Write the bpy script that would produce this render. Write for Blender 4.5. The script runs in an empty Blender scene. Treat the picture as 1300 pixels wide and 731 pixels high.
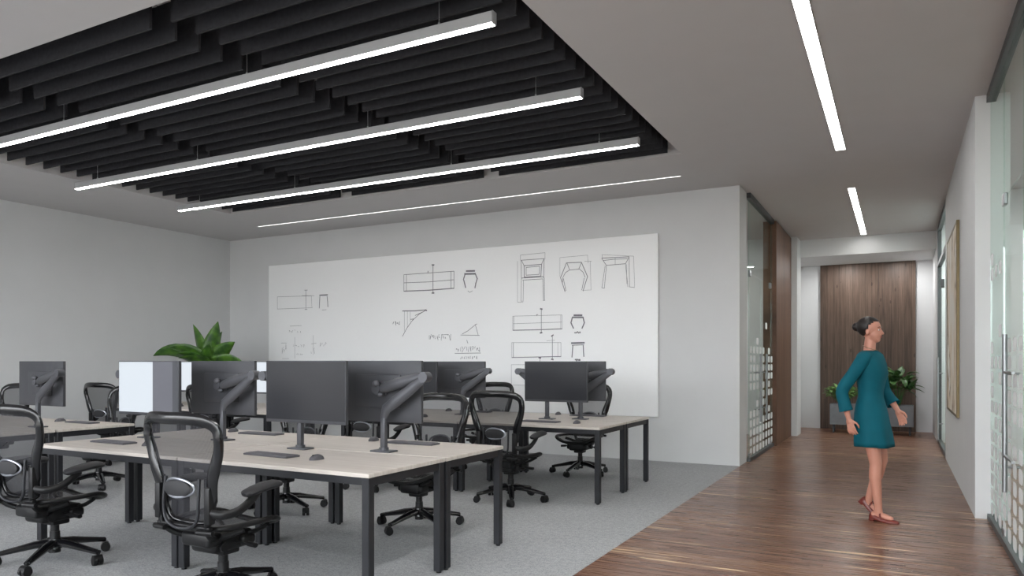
import bpy, bmesh, math, random
from mathutils import Vector, Matrix
random.seed(7)
PI = math.pi
S = bpy.context.scene
C = S.collection
H = 1.37            # eye height
CEIL = 3.71
DT = 0.745          # desk top height

# ------------------------------------------------------------------ helpers
def box(bm, x0, x1, y0, y1, z0, z1, bev=0.0, seg=2):
    r = bmesh.ops.create_cube(bm, size=1.0)
    vs = r['verts']
    for v in vs:
        v.co = Vector(((x0+x1)/2 + v.co.x*(x1-x0), (y0+y1)/2 + v.co.y*(y1-y0), (z0+z1)/2 + v.co.z*(z1-z0)))
    if bev > 0:
        es = set()
        for v in vs:
            for e in v.link_edges: es.add(e)
        bmesh.ops.bevel(bm, geom=list(es), offset=bev, segments=seg, affect='EDGES', profile=0.5)

def tube(bm, pts, rad, closed=False, n=10, up=(0,0,1), caps=True):
    """sweep; rad = scalar, list of scalars or list of (ra, rb); rb is measured along 'up'"""
    P = [Vector(p) for p in pts]
    m = len(P)
    if not isinstance(rad, (list, tuple)): rad = [rad]*m
    rad = [(r, r) if not isinstance(r, (list, tuple)) else r for r in rad]
    U = Vector(up)
    rings = []
    lastb = None
    for i in range(m):
        if closed: t = P[(i+1) % m] - P[i-1]
        else: t = P[min(i+1, m-1)] - P[max(i-1, 0)]
        t.normalize()
        a = t.cross(U)
        if a.length < 0.15:
            a = lastb.copy() if lastb is not None else t.cross(Vector((1, 0.01, 0)))
            a = a - t*a.dot(t)
        a.normalize()
        lastb = a
        b = a.cross(t).normalized()
        ra, rb = rad[i]
        rings.append([bm.verts.new(P[i] + a*ra*math.cos(2*PI*k/n) + b*rb*math.sin(2*PI*k/n)) for k in range(n)])
    for i in range(m if closed else m-1):
        A, B = rings[i], rings[(i+1) % m]
        for k in range(n):
            try: bm.faces.new((A[k], A[(k+1) % n], B[(k+1) % n], B[k]))
            except ValueError: pass
    if not closed and caps:
        bm.faces.new(rings[0]); bm.faces.new(rings[-1][::-1])
    return rings

def cyl(bm, c, r, z0, z1, n=20, r2=None):
    r2 = r if r2 is None else r2
    tube(bm, [(c[0], c[1], z0), (c[0], c[1], z1)], [r, r2], n=n, up=(1, 0, 0))

def ball(bm, c, r, sx=1, sy=1, sz=1, u=16, v=10, rot=None):
    res = bmesh.ops.create_uvsphere(bm, u_segments=u, v_segments=v, radius=r)
    for w in res['verts']:
        q = Vector((w.co.x*sx, w.co.y*sy, w.co.z*sz))
        if rot: q = rot @ q
        w.co = q + Vector(c)

def smooth_path(pts, sub=4, closed=False):
    P = [Vector(p) for p in pts]; out = []; m = len(P)
    rng = m if closed else m-1
    for i in range(rng):
        p0 = P[(i-1) % m] if closed or i > 0 else P[0]
        p1 = P[i]; p2 = P[(i+1) % m]
        p3 = P[(i+2) % m] if closed or i+2 < m else P[-1]
        for s in range(sub):
            t = s/sub
            out.append(0.5*((2*p1) + (p2-p0)*t + (2*p0-5*p1+4*p2-p3)*t*t + (3*p1-p0-3*p2+p3)*t**3))
    if not closed: out.append(P[-1])
    return out

def obj(name, bm, mat, parent=None, smooth=False, angle=40, **props):
    bmesh.ops.recalc_face_normals(bm, faces=bm.faces[:])
    me = bpy.data.meshes.new(name)
    bm.to_mesh(me); bm.free()
    if smooth:
        for p in me.polygons: p.use_smooth = True
        try: me.set_sharp_from_angle(angle=math.radians(angle))
        except Exception: pass
    if mat: me.materials.append(mat)
    o = bpy.data.objects.new(name, me); C.objects.link(o)
    if parent: o.parent = parent
    for k, v in props.items(): o[k] = v
    return o

def empty(name, loc=(0, 0, 0), rz=0.0):
    o = bpy.data.objects.new(name, None); C.objects.link(o)
    o.empty_display_size = 0.1
    o.location = loc; o.rotation_euler = (0, 0, rz)
    return o

def tag(o, label, cat, group=None):
    o['label'] = label; o['category'] = cat
    if group: o['group'] = group
    return o

def struct(name, bm, mat, **kw):
    return obj(name, bm, mat, kind='structure', **kw)

def dup(o, loc=None, rz=None, parent=None):
    c = o.copy(); C.objects.link(c)
    if parent is not None: c.parent = parent
    if loc is not None: c.location = loc
    if rz is not None: c.rotation_euler = (0, 0, rz)
    for ch in list(o.children): dup(ch, parent=c)
    return c

# ------------------------------------------------------------------ materials
def srgb(r, g, b):
    f = lambda c: (c/255/12.92) if c/255 <= 0.04045 else ((c/255+0.055)/1.055)**2.4
    return (f(r), f(g), f(b), 1.0)

class Mat:
    def __init__(s, name, col=(0.5, 0.5, 0.5, 1), rough=0.5, metal=0.0, spec=0.5):
        s.m = bpy.data.materials.new(name); s.m.use_nodes = True
        s.nt = s.m.node_tree; s.b = s.nt.nodes['Principled BSDF']; s.out = s.nt.nodes['Material Output']
        s.b.inputs['Base Color'].default_value = col
        s.b.inputs['Roughness'].default_value = rough
        s.b.inputs['Metallic'].default_value = metal
        s.b.inputs['Specular IOR Level'].default_value = spec
    def n(s, t, **kw):
        x = s.nt.nodes.new(t)
        for k, v in kw.items():
            if k in x.inputs: x.inputs[k].default_value = v
            else: setattr(x, k, v)
        return x
    def l(s, a, b): s.nt.links.new(a, b)
    def coord(s, scale=(1, 1, 1)):
        tc = s.n('ShaderNodeTexCoord'); mp = s.n('ShaderNodeMapping')
        mp.inputs['Scale'].default_value = scale
        s.l(tc.outputs['Object'], mp.inputs['Vector']); return mp.outputs['Vector']
    def noise(s, scale=5, detail=4, vec=None, rough=0.5):
        x = s.n('ShaderNodeTexNoise'); x.inputs['Scale'].default_value = scale
        x.inputs['Detail'].default_value = detail; x.inputs['Roughness'].default_value = rough
        if vec is None: vec = s.coord()
        s.l(vec, x.inputs['Vector']); return x.outputs['Fac']
    def ramp(s, fac, stops):
        x = s.n('ShaderNodeValToRGB'); e = x.color_ramp.elements
        while len(e) < len(stops): e.new(0.5)
        for i, (p, c) in enumerate(stops): e[i].position = p; e[i].color = c
        s.l(fac, x.inputs['Fac']); return x.outputs['Color']
    def mix(s, fac, a, b, blend='MIX'):
        x = s.n('ShaderNodeMix', data_type='RGBA', blend_type=blend)
        for sock, v in ((x.inputs[0], fac), (x.inputs[6], a), (x.inputs[7], b)):
            if hasattr(v, 'links') or isinstance(v, bpy.types.NodeSocket): s.l(v, sock)
            else: sock.default_value = v
        return x.outputs[2]
    def math(s, op, a, b=0.0):
        x = s.n('ShaderNodeMath', operation=op)
        for sock, v in ((x.inputs[0], a), (x.inputs[1], b)):
            if isinstance(v, bpy.types.NodeSocket): s.l(v, sock)
            else: sock.default_value = v
        return x.outputs[0]
    def color(s, sock): s.l(sock, s.b.inputs['Base Color'])
    def bump(s, h, strength=0.2, dist=0.01):
        x = s.n('ShaderNodeBump'); x.inputs['Strength'].default_value = strength
        x.inputs['Distance'].default_value = dist
        s.l(h, x.inputs['Height']); s.l(x.outputs['Normal'], s.b.inputs['Normal'])

def plain(name, rgb, rough=0.5, metal=0.0, var=0.06, scale=12, spec=0.5, bump=0.0):
    m = Mat(name, srgb(*rgb), rough, metal, spec)
    f = m.noise(scale, 3)
    c = srgb(*rgb)
    lo = tuple(x*(1-var) for x in c[:3])+(1,); hi = tuple(min(1, x*(1+var)) for x in c[:3])+(1,)
    m.color(m.ramp(f, [(0.3, lo), (0.7, hi)]))
    if bump: m.bump(m.noise(scale*12, 2), bump, 0.002)
    return m.m

def emit(name, rgb, strength):
    m = Mat(name, srgb(*rgb), 0.4)
    m.b.inputs['Emission Color'].default_value = srgb(*rgb)
    m.b.inputs['Emission Strength'].default_value = strength
    return m.m

M = {}
M['paint'] = plain('wall_paint', (213, 214, 215), 0.75, var=0.012, scale=3, spec=0.2)
M['ceil'] = plain('ceiling_paint', (200, 198, 198), 0.85, var=0.01, scale=3, spec=0.15)
M['board'] = plain('whiteboard_enamel', (250, 251, 252), 0.32, var=0.006, scale=2, spec=0.4)
M['marker'] = plain('marker_ink', (126, 126, 134), 0.8, var=0.1, scale=30)
M['marker_thin'] = plain('marker_ink_faint', (165, 165, 170), 0.8, var=0.1, scale=30)
M['felt'] = plain('charcoal_felt', (55, 55, 58), 0.95, var=0.12, scale=30, spec=0.1, bump=0.2)
M['alu'] = plain('brushed_aluminium', (190, 191, 193), 0.38, 0.85, var=0.03, scale=20)
M['housing'] = plain('satin_anodised_housing', (182, 183, 185), 0.5, 0.15, var=0.02, scale=20)
M['steel'] = plain('stainless_steel', (150, 152, 154), 0.3, 0.9, var=0.03)
M['rail'] = plain('grey_metal_channel', (92, 94, 96), 0.45, 0.6, var=0.04)
M['leg'] = plain('dark_powder_coated_steel', (36, 37, 41), 0.45, 0.3, var=0.06)
M['plastic'] = plain('black_plastic', (12, 12, 14), 0.42, var=0.1, spec=0.35)
M['gloss'] = plain('glossy_graphite_plastic', (14, 14, 17), 0.2, var=0.1, spec=0.6)
M['pad'] = plain('soft_armrest_rubber', (32, 32, 35), 0.6, var=0.08)
M['chrome'] = plain('satin_silver_metal', (165, 168, 176), 0.28, 0.9, var=0.04)
M['casing'] = plain('monitor_casing_grey', (64, 65, 70), 0.5, 0.1, var=0.03)
M['arm'] = plain('monitor_arm_grey', (84, 85, 90), 0.42, 0.4, var=0.04)
M['key'] = plain('keyboard_dark_grey', (78, 77, 82), 0.55, var=0.06)
M['keycap'] = plain('keycap_grey', (100, 98, 104), 0.6, var=0.06)
M['gold'] = plain('brass_frame', (122, 108, 80), 0.35, 0.7, var=0.05)
M['soil'] = plain('potting_soil', (50, 38, 30), 0.95, var=0.3, scale=40)
M['pot'] = plain('concrete_grey_pot', (120, 123, 128), 0.7, var=0.06)
M['lens'] = emit('lit_diffuser', (255, 253, 250), 15)
M['lens_hall'] = emit('lit_corridor_diffuser', (255, 252, 248), 9)
M['lens_slot'] = emit('lit_slot_diffuser', (255, 252, 248), 1.2)

def screen_off():
    m = Mat('dark_lcd_glass', srgb(44, 45, 49), 0.2, spec=0.2)
    m.color(m.ramp(m.noise(2, 1), [(0.3, srgb(44, 45, 49)), (0.7, srgb(47, 48, 52))]))
    return m.m
M['screen'] = screen_off()

def mesh_fabric():
    m = Mat('woven_suspension_mesh', srgb(42, 42, 47), 0.7)
    w = m.n('ShaderNodeTexWave', wave_type='BANDS', bands_direction='X'); w.inputs['Scale'].default_value = 60
    m.l(m.coord(), w.inputs['Vector'])
    tr = m.n('ShaderNodeBsdfTransparent'); mx = m.n('ShaderNodeMixShader')
    f = m.math('ADD', m.math('MULTIPLY', w.outputs['Fac'], 0.2), 0.52)
    m.l(f, mx.inputs[0]); m.l(tr.outputs[0], mx.inputs[1]); m.l(m.b.outputs[0], mx.inputs[2])
    m.l(mx.outputs[0], m.out.inputs['Surface'])
    return m.m
M['mesh'] = mesh_fabric()

def glass(name, tint, refl=0.06):
    m = Mat(name)
    tr = m.n('ShaderNodeBsdfTransparent'); tr.inputs['Color'].default_value = tint
    gl = m.n('ShaderNodeBsdfGlossy'); gl.inputs['Roughness'].default_value = 0.02
    gl.inputs['Color'].default_value = (0.95, 1, 0.98, 1)
    fr = m.n('ShaderNodeFresnel'); fr.inputs['IOR'].default_value = 1.2
    mx = m.n('ShaderNodeMixShader')
    m.nt.nodes.remove(fr); mx.inputs[0].default_value = refl+0.02
    m.l(tr.outputs[0], mx.inputs[1]); m.l(gl.outputs[0], mx.inputs[2])
    m.l(mx.outputs[0], m.out.inputs['Surface'])
    m.nt.nodes.remove(m.b)
    return m.m
M['glass'] = glass('clear_greenish_glass', (0.90, 0.95, 0.93, 1))
M['winglass'] = glass('window_glass', (0.98, 0.98, 0.98, 1), 0.03)
M['frost'] = plain('frosted_film_white', (232, 236, 236), 0.7, var=0.02)

def carpet():
    m = Mat('grey_loop_carpet', rough=0.95, spec=0.1)
    f = m.noise(95, 3, rough=0.75); g = m.noise(26, 3, rough=0.7); k = m.noise(3, 3)
    a = m.ramp(f, [(0.3, srgb(84, 86, 88)), (0.7, srgb(226, 228, 230))])
    b = m.ramp(g, [(0.38, srgb(126, 128, 130)), (0.62, srgb(178, 180, 182))])
    c = m.mix(0.45, a, b)
    d = m.mix(0.25, c, m.ramp(k, [(0.3, srgb(158, 160, 162)), (0.7, srgb(172, 174, 176))]))
    m.color(d); m.bump(f, 0.6, 0.006)
    return m.m
M['carpet'] = carpet()

def wood_floor():
    m = Mat('walnut_strip_floor', rough=0.26, spec=0.4)
    tc = m.n('ShaderNodeTexCoord'); sep = m.n('ShaderNodeSeparateXYZ'); m.l(tc.outputs['Object'], sep.inputs[0])
    X, Y = sep.outputs[0], sep.outputs[1]
    row = m.math('FLOOR', m.math('DIVIDE', Y, 0.052))
    wn = m.n('ShaderNodeTexWhiteNoise', noise_dimensions='1D'); m.l(row, wn.inputs['W'])
    off = m.math('MULTIPLY', wn.outputs['Value'], 7.3)
    colid = m.math('FLOOR', m.math('DIVIDE', m.math('ADD', X, off), 1.05))
    cb = m.n('ShaderNodeCombineXYZ'); m.l(colid, cb.inputs[0]); m.l(row, cb.inputs[1])
    pn = m.n('ShaderNodeTexWhiteNoise', noise_dimensions='3D'); m.l(cb.outputs[0], pn.inputs['Vector'])
    base = m.ramp(pn.outputs['Value'], [(0.0, srgb(84, 55, 42)), (0.35, srgb(108, 74, 58)), (0.65, srgb(128, 93, 74)), (0.9, srgb(152, 116, 92)), (1.0, srgb(178, 142, 112))])
    # grain
    sh = m.n('ShaderNodeCombineXYZ')
    m.l(m.math('ADD', m.math('MULTIPLY', X, 1.6), m.math('MULTIPLY', pn.outputs['Value'], 31)), sh.inputs[0])
    m.l(m.math('MULTIPLY', Y, 48), sh.inputs[1]); m.l(m.math('MULTIPLY', row, 3.7), sh.inputs[2])
    gr = m.noise(1.6, 5, sh.outputs[0], 0.6)
    c = m.mix(0.55, base, m.ramp(gr, [(0.3, srgb(72, 45, 35)), (0.55, srgb(122, 86, 69)), (0.75, srgb(156, 118, 96))]))
    # pale sapwood streaks
    s2 = m.n('ShaderNodeCombineXYZ')
    m.l(m.math('ADD', m.math('MULTIPLY', X, 0.75), m.math('MULTIPLY', wn.outputs['Value'], 90)), s2.inputs[0])
    m.l(m.math('MULTIPLY', Y, 10), s2.inputs[1])
    sn = m.noise(1.3, 2, s2.outputs[0], 0.5)
    fac = m.ramp(sn, [(0.645, (0, 0, 0, 1)), (0.685, (1, 1, 1, 1))])
    c = m.mix(m.math('MULTIPLY', fac, 0.85), c, srgb(228, 198, 158))
    fr = m.math('FRACT', m.math('DIVIDE', Y, 0.052))
    gap = m.math('LESS_THAN', fr, 0.035)
    c = m.mix(m.math('MULTIPLY', gap, 0.5), c, srgb(52, 36, 32))
    m.color(c)
    m.l(m.math('ADD', m.math('MULTIPLY', gr, 0.12), 0.22), m.b.inputs['Roughness'])
    return m.m
M['floorwood'] = wood_floor()

def panel_wood(name, cols, pitch, axis):
    m = Mat(name, rough=0.5, spec=0.35)
    tc = m.n('ShaderNodeTexCoord'); sep = m.n('ShaderNodeSeparateXYZ'); m.l(tc.outputs['Object'], sep.inputs[0])
    X, Z = sep.outputs[axis], sep.outputs[2]
    row = m.math('FLOOR', m.math('DIVIDE', X, pitch))
    wn = m.n('ShaderNodeTexWhiteNoise', noise_dimensions='1D'); m.l(row, wn.inputs['W'])
    base = m.ramp(wn.outputs['Value'], [(i/(len(cols)-1), srgb(*c)) for i, c in enumerate(cols)])
    sh = m.n('ShaderNodeCombineXYZ')
    m.l(m.math('MULTIPLY', X, 30), sh.inputs[0]); m.l(m.math('MULTIPLY', row, 5.3), sh.inputs[1])
    m.l(m.math('ADD', m.math('MULTIPLY', Z, 1.4), m.math('MULTIPLY', wn.outputs['Value'], 20)), sh.inputs[2])
    gr = m.noise(1.2, 6, sh.outputs[0], 0.65)
    dk = tuple(int(v*0.62) for v in cols[0]); lt = tuple(min(255, int(v*1.15)) for v in cols[-1])
    c = m.mix(0.5, base, m.ramp(gr, [(0.3, srgb(*dk)), (0.5, srgb(*cols[len(cols)//2])), (0.72, srgb(*lt))]))
    # knots
    vo = m.n('ShaderNodeTexVoronoi'); vo.inputs['Scale'].default_value = 1.0
    v2 = m.n('ShaderNodeCombineXYZ'); m.l(m.math('MULTIPLY', X, 7.5), v2.inputs[0]); m.l(m.math('MULTIPLY', Z, 2.6), v2.inputs[2])
    m.l(v2.outputs[0], vo.inputs['Vector'])
    k = m.math('LESS_THAN', vo.outputs['Distance'], 0.11)
    c = m.mix(m.math('MULTIPLY', k, 0.6), c, srgb(46, 32, 26))
    fr = m.math('FRACT', m.math('DIVIDE', X, pitch))
    gap = m.math('LESS_THAN', fr, 0.05)
    c = m.mix(m.math('MULTIPLY', gap, 0.75), c, srgb(36, 26, 22))
    m.color(c)
    return m.m
M['panelwood'] = panel_wood('walnut_wall_boards', [(66, 52, 44), (80, 64, 54), (92, 75, 64), (106, 88, 76)], 0.118, 0)
M['panelwood_side'] = panel_wood('walnut_side_boards', [(86, 60, 46), (104, 76, 60), (118, 88, 70)], 0.24, 1)

def desk_wood():
    m = Mat('pale_ash_laminate', rough=0.42, spec=0.4)
    g = m.noise(2.2, 5, m.coord((1.2, 22, 4)), 0.6)
    m.color(m.ramp(g, [(0.3, srgb(184, 176, 169)), (0.5, srgb(198, 190, 183)), (0.72, srgb(207, 200, 193))]))
    return m.m
M['desk'] = desk_wood()

def leafmat(name, a, b):
    m = Mat(name, rough=0.38, spec=0.5)
    m.color(m.ramp(m.noise(9, 3), [(0.3, srgb(*a)), (0.7, srgb(*b))]))
    return m.m
M['leaf'] = leafmat('broad_green_leaf', (30, 70, 26), (84, 128, 40))
M['leaf2'] = leafmat('light_bush_leaf', (86, 128, 62), (130, 168, 96))
M['leaf3'] = leafmat('dark_glossy_leaf', (30, 66, 34), (78, 118, 58))

# ------------------------------------------------------------------ camera
cam_d = bpy.data.cameras.new('camera'); cam = bpy.data.objects.new('camera', cam_d); C.objects.link(cam)
F = 929.0
cam_d.sensor_width = 36.0; cam_d.lens = F/1300*36; cam_d.shift_y = (460-365.5)/1300
YAW = math.atan(490/929)
cam.location = (0, 0, H); cam.rotation_euler = (PI/2, 0, YAW)
cam_d.clip_start = 0.05
S.camera = cam

# ------------------------------------------------------------------ room shell
XL, XR = -11.4, 0.60          # left wall, right wall
XG = 0.72                     # right glass plane
XC = -1.85                    # corridor left plane / carpet border
YB, YB2 = 9.95, 10.45         # whiteboard wall
YE = 16.5                     # corridor end
Y0 = -3.4                     # window wall behind
HX0, HX1, HY0, HY1 = -9.3, -2.15, 3.15, 8.14   # ceiling opening
PLEN = 4.22

b = bmesh.new(); box(b, XL, XC, Y0, YB+0.2, -0.1, 0.0); struct('floor_carpet', b, M['carpet'])
b = bmesh.new(); box(b, XC, 4.4, Y0, YE+0.2, -0.1, 0.0); struct('floor_wood', b, M['floorwood'])
b = bmesh.new(); box(b, -7.0, XC, YB+0.2, YE+0.2, -0.1, 0.0); struct('floor_side_room', b, M['floorwood'])

b = bmesh.new()
T = 0.62
box(b, XL-0.2, HX0, Y0, YE+0.3, CEIL, CEIL+T)
box(b, HX1, 4.6, Y0, YE+0.3, CEIL, CEIL+T)
box(b, HX0, HX1, Y0, HY0, CEIL, CEIL+T)
box(b, HX0, HX1, HY1, YE+0.3, CEIL, CEIL+T)
box(b, HX0-0.05, HX1+0.05, HY0-0.05, HY1+0.05, PLEN, PLEN+0.1)
struct('ceiling', b, M['ceil'])

b = bmesh.new(); box(b, XL-0.2, XL, Y0, YB+0.5, 0, CEIL); struct('wall_left', b, M['paint'])
b = bmesh.new(); box(b, XL, XC, YB, YB2, 0, CEIL); struct('wall_back', b, M['paint'])
b = bmesh.new(); box(b, XR, 0.86, 7.6, 12.1, 0, CEIL); struct('wall_right', b, M['paint'])
b = bmesh.new(); box(b, XR, 4.4, 14.5, YE, 0, CEIL); struct('wall_right_end', b, M['paint'])
b = bmesh.new(); box(b, 0.86, 4.4, 11.9, 12.1, 0, CEIL); struct('wall_right_office_end', b, M['paint'])
b = bmesh.new(); box(b, 2.4, 2.5, 12.1, 14.5, 0, CEIL); struct('wall_right_recess', b, M['paint'])
b = bmesh.new(); box(b, 4.2, 4.4, Y0, 11.9, 0, CEIL); struct('wall_right_office', b, M['paint'])
b = bmesh.new(); box(b, -7.0, 4.4, YE, YE+0.2, 0, CEIL); struct('wall_corridor_end', b, M['paint'])
b = bmesh.new(); box(b, -6.2, -6.0, YB2, YE, 0, CEIL); struct('wall_meeting_room_left', b, M['paint'])
b = bmesh.new(); box(b, -6.0, XC, 14.5, 14.7, 0, CEIL); struct('wall_meeting_room_back', b, M['paint'])
b = bmesh.new(); box(b, XC-0.15, -1.66, 14.5, 15.1, 0, CEIL); struct('wall_corridor_pier', b, M['paint'])
b = bmesh.new(); box(b, XC-0.15, XC, 15.1, YE, 0, CEIL); struct('wall_corridor_left', b, M['paint'])
b = bmesh.new(); box(b, XC, XR, 15.0, YE, 3.38, CEIL); struct('trim_1', b, M['paint'])
# timber cladding on the corridor's left side and at its end
b = bmesh.new(); box(b, XC-0.12, -1.76, 12.62, 14.5, 0, CEIL-0.02, 0.004, 1)
struct('trim_2', b, M['panelwood_side'])
b = bmesh.new(); box(b, -1.43, 0.31, YE-0.05, YE, 0, 3.38, 0.004, 1)
t = obj('wooden_wall_panel', b, M['panelwood'])
tag(t, 'dark walnut vertical board panel on the wall at the corridor end', 'wall panel')

# window wall behind the viewpoint (daylight)
b = bmesh.new()
n = 8
x0, x1 = XL, 4.4
for i in range(n+1):
    x = x0+(x1-x0)*i/n
    box(b, x-0.035, x+0.035, Y0-0.06, Y0+0.06, 0, CEIL)
box(b, x0, x1, Y0-0.06, Y0+0.06, 0, 0.12); box(b, x0, x1, Y0-0.06, Y0+0.06, CEIL-0.12, CEIL)
box(b, x0, x1, Y0-0.05, Y0+0.05, 0.9, 0.95)
w = struct('window_1', b, M['rail'])
b = bmesh.new(); box(b, x0, x1, Y0-0.006, Y0+0.006, 0.1, CEIL-0.1); obj('pane', b, M['winglass'], w)

# ---- glass partitions
def film(bm, x, ys, zs, w, h, skip):
    for j, z in enumerate(zs):
        for i, y in enumerate(ys):
            if skip(i, j, y, z): continue
            r = min(w, h)*0.35; pts = []
            for (cy, cz, a0) in ((w/2-r, h/2-r, 0), (-w/2+r, h/2-r, 90), (-w/2+r, -h/2+r, 180), (w/2-r, -h/2+r, 270)):
                for q in range(4):
                    a = math.radians(a0+q*30); pts.append((y+cy+r*math.cos(a), z+cz+r*math.sin(a)))
            for sx in (x-0.0005, x+0.0005):
                bm.faces.new([bm.verts.new((sx, p[0], p[1])) for p in pts])
            # rim so that each film dot is a closed thin pad
def partition(name, x, ya, yb, doors, railmat, side):
    """side = -1: corridor lies towards +x, +1: corridor lies towards -x"""
    root = empty(name, (x, (ya+yb)/2, 0)); root['kind'] = 'structure'
    cy = (ya+yb)/2
    b = bmesh.new(); box(b, -0.035, 0.035, ya-cy, yb-cy, CEIL-0.07, CEIL); obj('top_channel', b, railmat, root)
    b = bmesh.new(); box(b, -0.03, 0.03, ya-cy, yb-cy, 0, 0.05); obj('bottom_channel', b, railmat, root)
    # fixed panes: above the doors and between them
    cur = ya; spans = []
    for (d0, d1, hs) in doors:
        if d0 > cur+0.02: spans.append((cur, d0))
        cur = d1
    if yb > cur+0.02: spans.append((cur, yb))
    for s0, s1 in spans:
        b = bmesh.new(); box(b, -0.006, 0.006, s0-cy+0.003, s1-cy-0.003, 0.05, CEIL-0.07); obj('pane', b, M['glass'], root)
    for k, (d0, d1, hs) in enumerate(doors):
        b = bmesh.new(); box(b, -0.006, 0.006, d0-cy+0.003, d1-cy-0.003, 2.62, CEIL-0.07); obj('transom_pane', b, M['glass'], root)
    return root
def glassdoor(n, x, d0, d1, handle_y, hinge_y, side, h0=0.28, h1=1.56, long=False):
    cy = (d0+d1)/2
    root = empty('door_%d' % n, (x, cy, 0)); root['kind'] = 'structure'
    b = bmesh.new(); box(b, -0.006, 0.006, d0-cy+0.004, d1-cy-0.004, 0.055, 2.61); obj('door_pane', b, M['glass'], root)
    b = bmesh.new()
    hx = 0.05*side
    tube(b, [(hx, handle_y-cy, h0), (hx, handle_y-cy, h1)], 0.016, n=12, up=(1, 0, 0))
    for z in (h0+0.18, h1-0.28):
        tube(b, [(-hx*0.8, handle_y-cy, z), (hx, handle_y-cy, z)], 0.009, n=10)
    if long:
        for z in (0.71, 1.30): tube(b, [(hx, handle_y-cy, z), (hx, handle_y-cy-0.42, z)], 0.011, n=8)
    obj('door_handle', b, M['steel'], root, True)
    for hz in (2.61, 0.06):
        b = bmesh.new(); box(b, -0.014, 0.014, hinge_y-cy-0.06, hinge_y-cy+0.06, hz-0.045, hz+0.045, 0.006)
        obj('hinge_patch', b, M['steel'], root)
    return root
random.seed(3)
p = partition('glass_partition_right', XG, Y0, 7.6, [(4.7, 5.68, 0), (5.72, 6.72, 0)], M['rail'], 1)
p.name = 'window_2'
glassdoor(1, XG, 5.70, 6.72, 6.22, 6.68, -1, 0.45, 1.57, True)
glassdoor(2, XG, 4.68, 5.68, 5.1, 4.72, -1)
b = bmesh.new()
ys = [7.44-0.275*i for i in range(18)]
zs = [0.12+0.125*j for j in range(18)]
film(b, 0.0, ys, zs, 0.175, 0.10, lambda i, j, y, z: (z > 1.56 and random.random() < 0.84) or (z > 0.8 and random.random() < 0.28))
o = obj('frosted_film', b, M['frost'], p)
p_loc = p.location.copy(); o.location = (-0.009, -p_loc.y, 0)
p = partition('glass_partition_left', XC+0.02, YB2, 12.62, [(10.5, 12.5, 0)], M['rail'], -1)
p.name = 'window_3'
glassdoor(3, XC+0.02, 10.52, 11.5, 11.2, 10.58, 1, 0.5, 1.5)
glassdoor(4, XC+0.02, 11.52, 12.5, 11.75, 12.42, 1, 0.5, 1.5)
b = bmesh.new()
ys = [10.62+0.27*i for i in range(8)]
zs = [0.12+0.130*j for j in range(17)]
film(b, 0.0, ys, zs, 0.185, 0.10, lambda i, j, y, z: (z > 1.56 and random.random() < 0.85) or (z > 0.6 and random.random() < 0.3))
o = obj('frosted_film', b, M['frost'], p); o.location = (0.009, -p.location.y, 0)
# far glazed door in the right wall
root = empty('window_4', (XR+0.03, 13.3, 0)); root['kind'] = 'structure'
b = bmesh.new(); box(b, -0.03, 0.03, -1.2, 1.2, 3.0, 3.06); box(b, -0.03, 0.03, -1.2, -1.17, 0, 3.7); box(b, -0.03, 0.03, 1.17, 1.2, 0, 3.7)
box(b, -0.03, 0.03, -1.2, 1.2, 3.62, 3.71); box(b, -0.03, 0.03, -1.2, 1.2, 0, 0.06)
obj('window_frame', b, M['rail'], root)
b = bmesh.new(); box(b, -0.006, 0.006, -1.17, 1.17, 0.06, 3.62); obj('pane', b, M['glass'], root)
b = bmesh.new(); tube(b, [(-0.07, 0.1, 0.15), (-0.07, 0.1, 1.45)], 0.016, n=10, up=(1, 0, 0))
for z in (0.4, 1.2): tube(b, [(-0.07, 0.1, z), (0.0, 0.1, z)], 0.009, n=8)
obj('door_handle', b, M['steel'], root, True)
b = bmesh.new(); box(b, -0.03, 0.015, 0.0, 0.14, 2.55, 2.68, 0.005); obj('hinge_patch', b, M['rail'], root)

# ------------------------------------------------------------------ ceiling baffles
segs = [(-9.16, -7.00), (-6.79, -4.65), (-4.43, -2.28)]
seg_names = ['left', 'middle', 'right']
protos = []
for sx0, sx1 in segs:
    L = (sx1-sx0)/2
    b = bmesh.new(); box(b, -L, L, -0.010, 0.010, 0, 0.29, 0.002, 1)
    protos.append((L, b))
def ordinal(k):
    names = ['first', 'second', 'third', 'fourth', 'fifth', 'sixth', 'seventh', 'eighth', 'ninth', 'tenth', 'eleventh', 'twelfth', 'thirteenth',
             'fourteenth', 'fifteenth', 'sixteenth', 'seventeenth', 'eighteenth', 'nineteenth', 'twentieth', 'twenty-first', 'twenty-second', 'twenty-third', 'twenty-fourth']
    return names[k]
NR = 24
for s, (L, bmp) in enumerate(protos):
    cx = (segs[s][0]+segs[s][1])/2
    first = None
    for r in range(NR):
        y = 8.05-r*0.2035
        if first is None:
            root = empty('ceiling_baffle', (cx, y, 3.715))
            obj('felt_panel', bmp, M['felt'], root)
            b = bmesh.new()
            for hx in (-L*0.8, L*0.8):
                tube(b, [(hx, 0, 0.285), (hx, 0, PLEN-3.715)], 0.002, n=6, up=(1, 0, 0))
                box(b, hx-0.012, hx+0.012, -0.014, 0.014, 0.285, 0.30)
            obj('hanger', b, M['alu'], root)
            first = root; o = root
        else: o = dup(first, (cx, y, 3.715))
        tag(o, 'charcoal felt ceiling baffle, %s column, %s row from the whiteboard wall' % (seg_names[s], ordinal(r)),
            'ceiling baffle', 'charcoal felt baffles in the ceiling opening')

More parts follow.
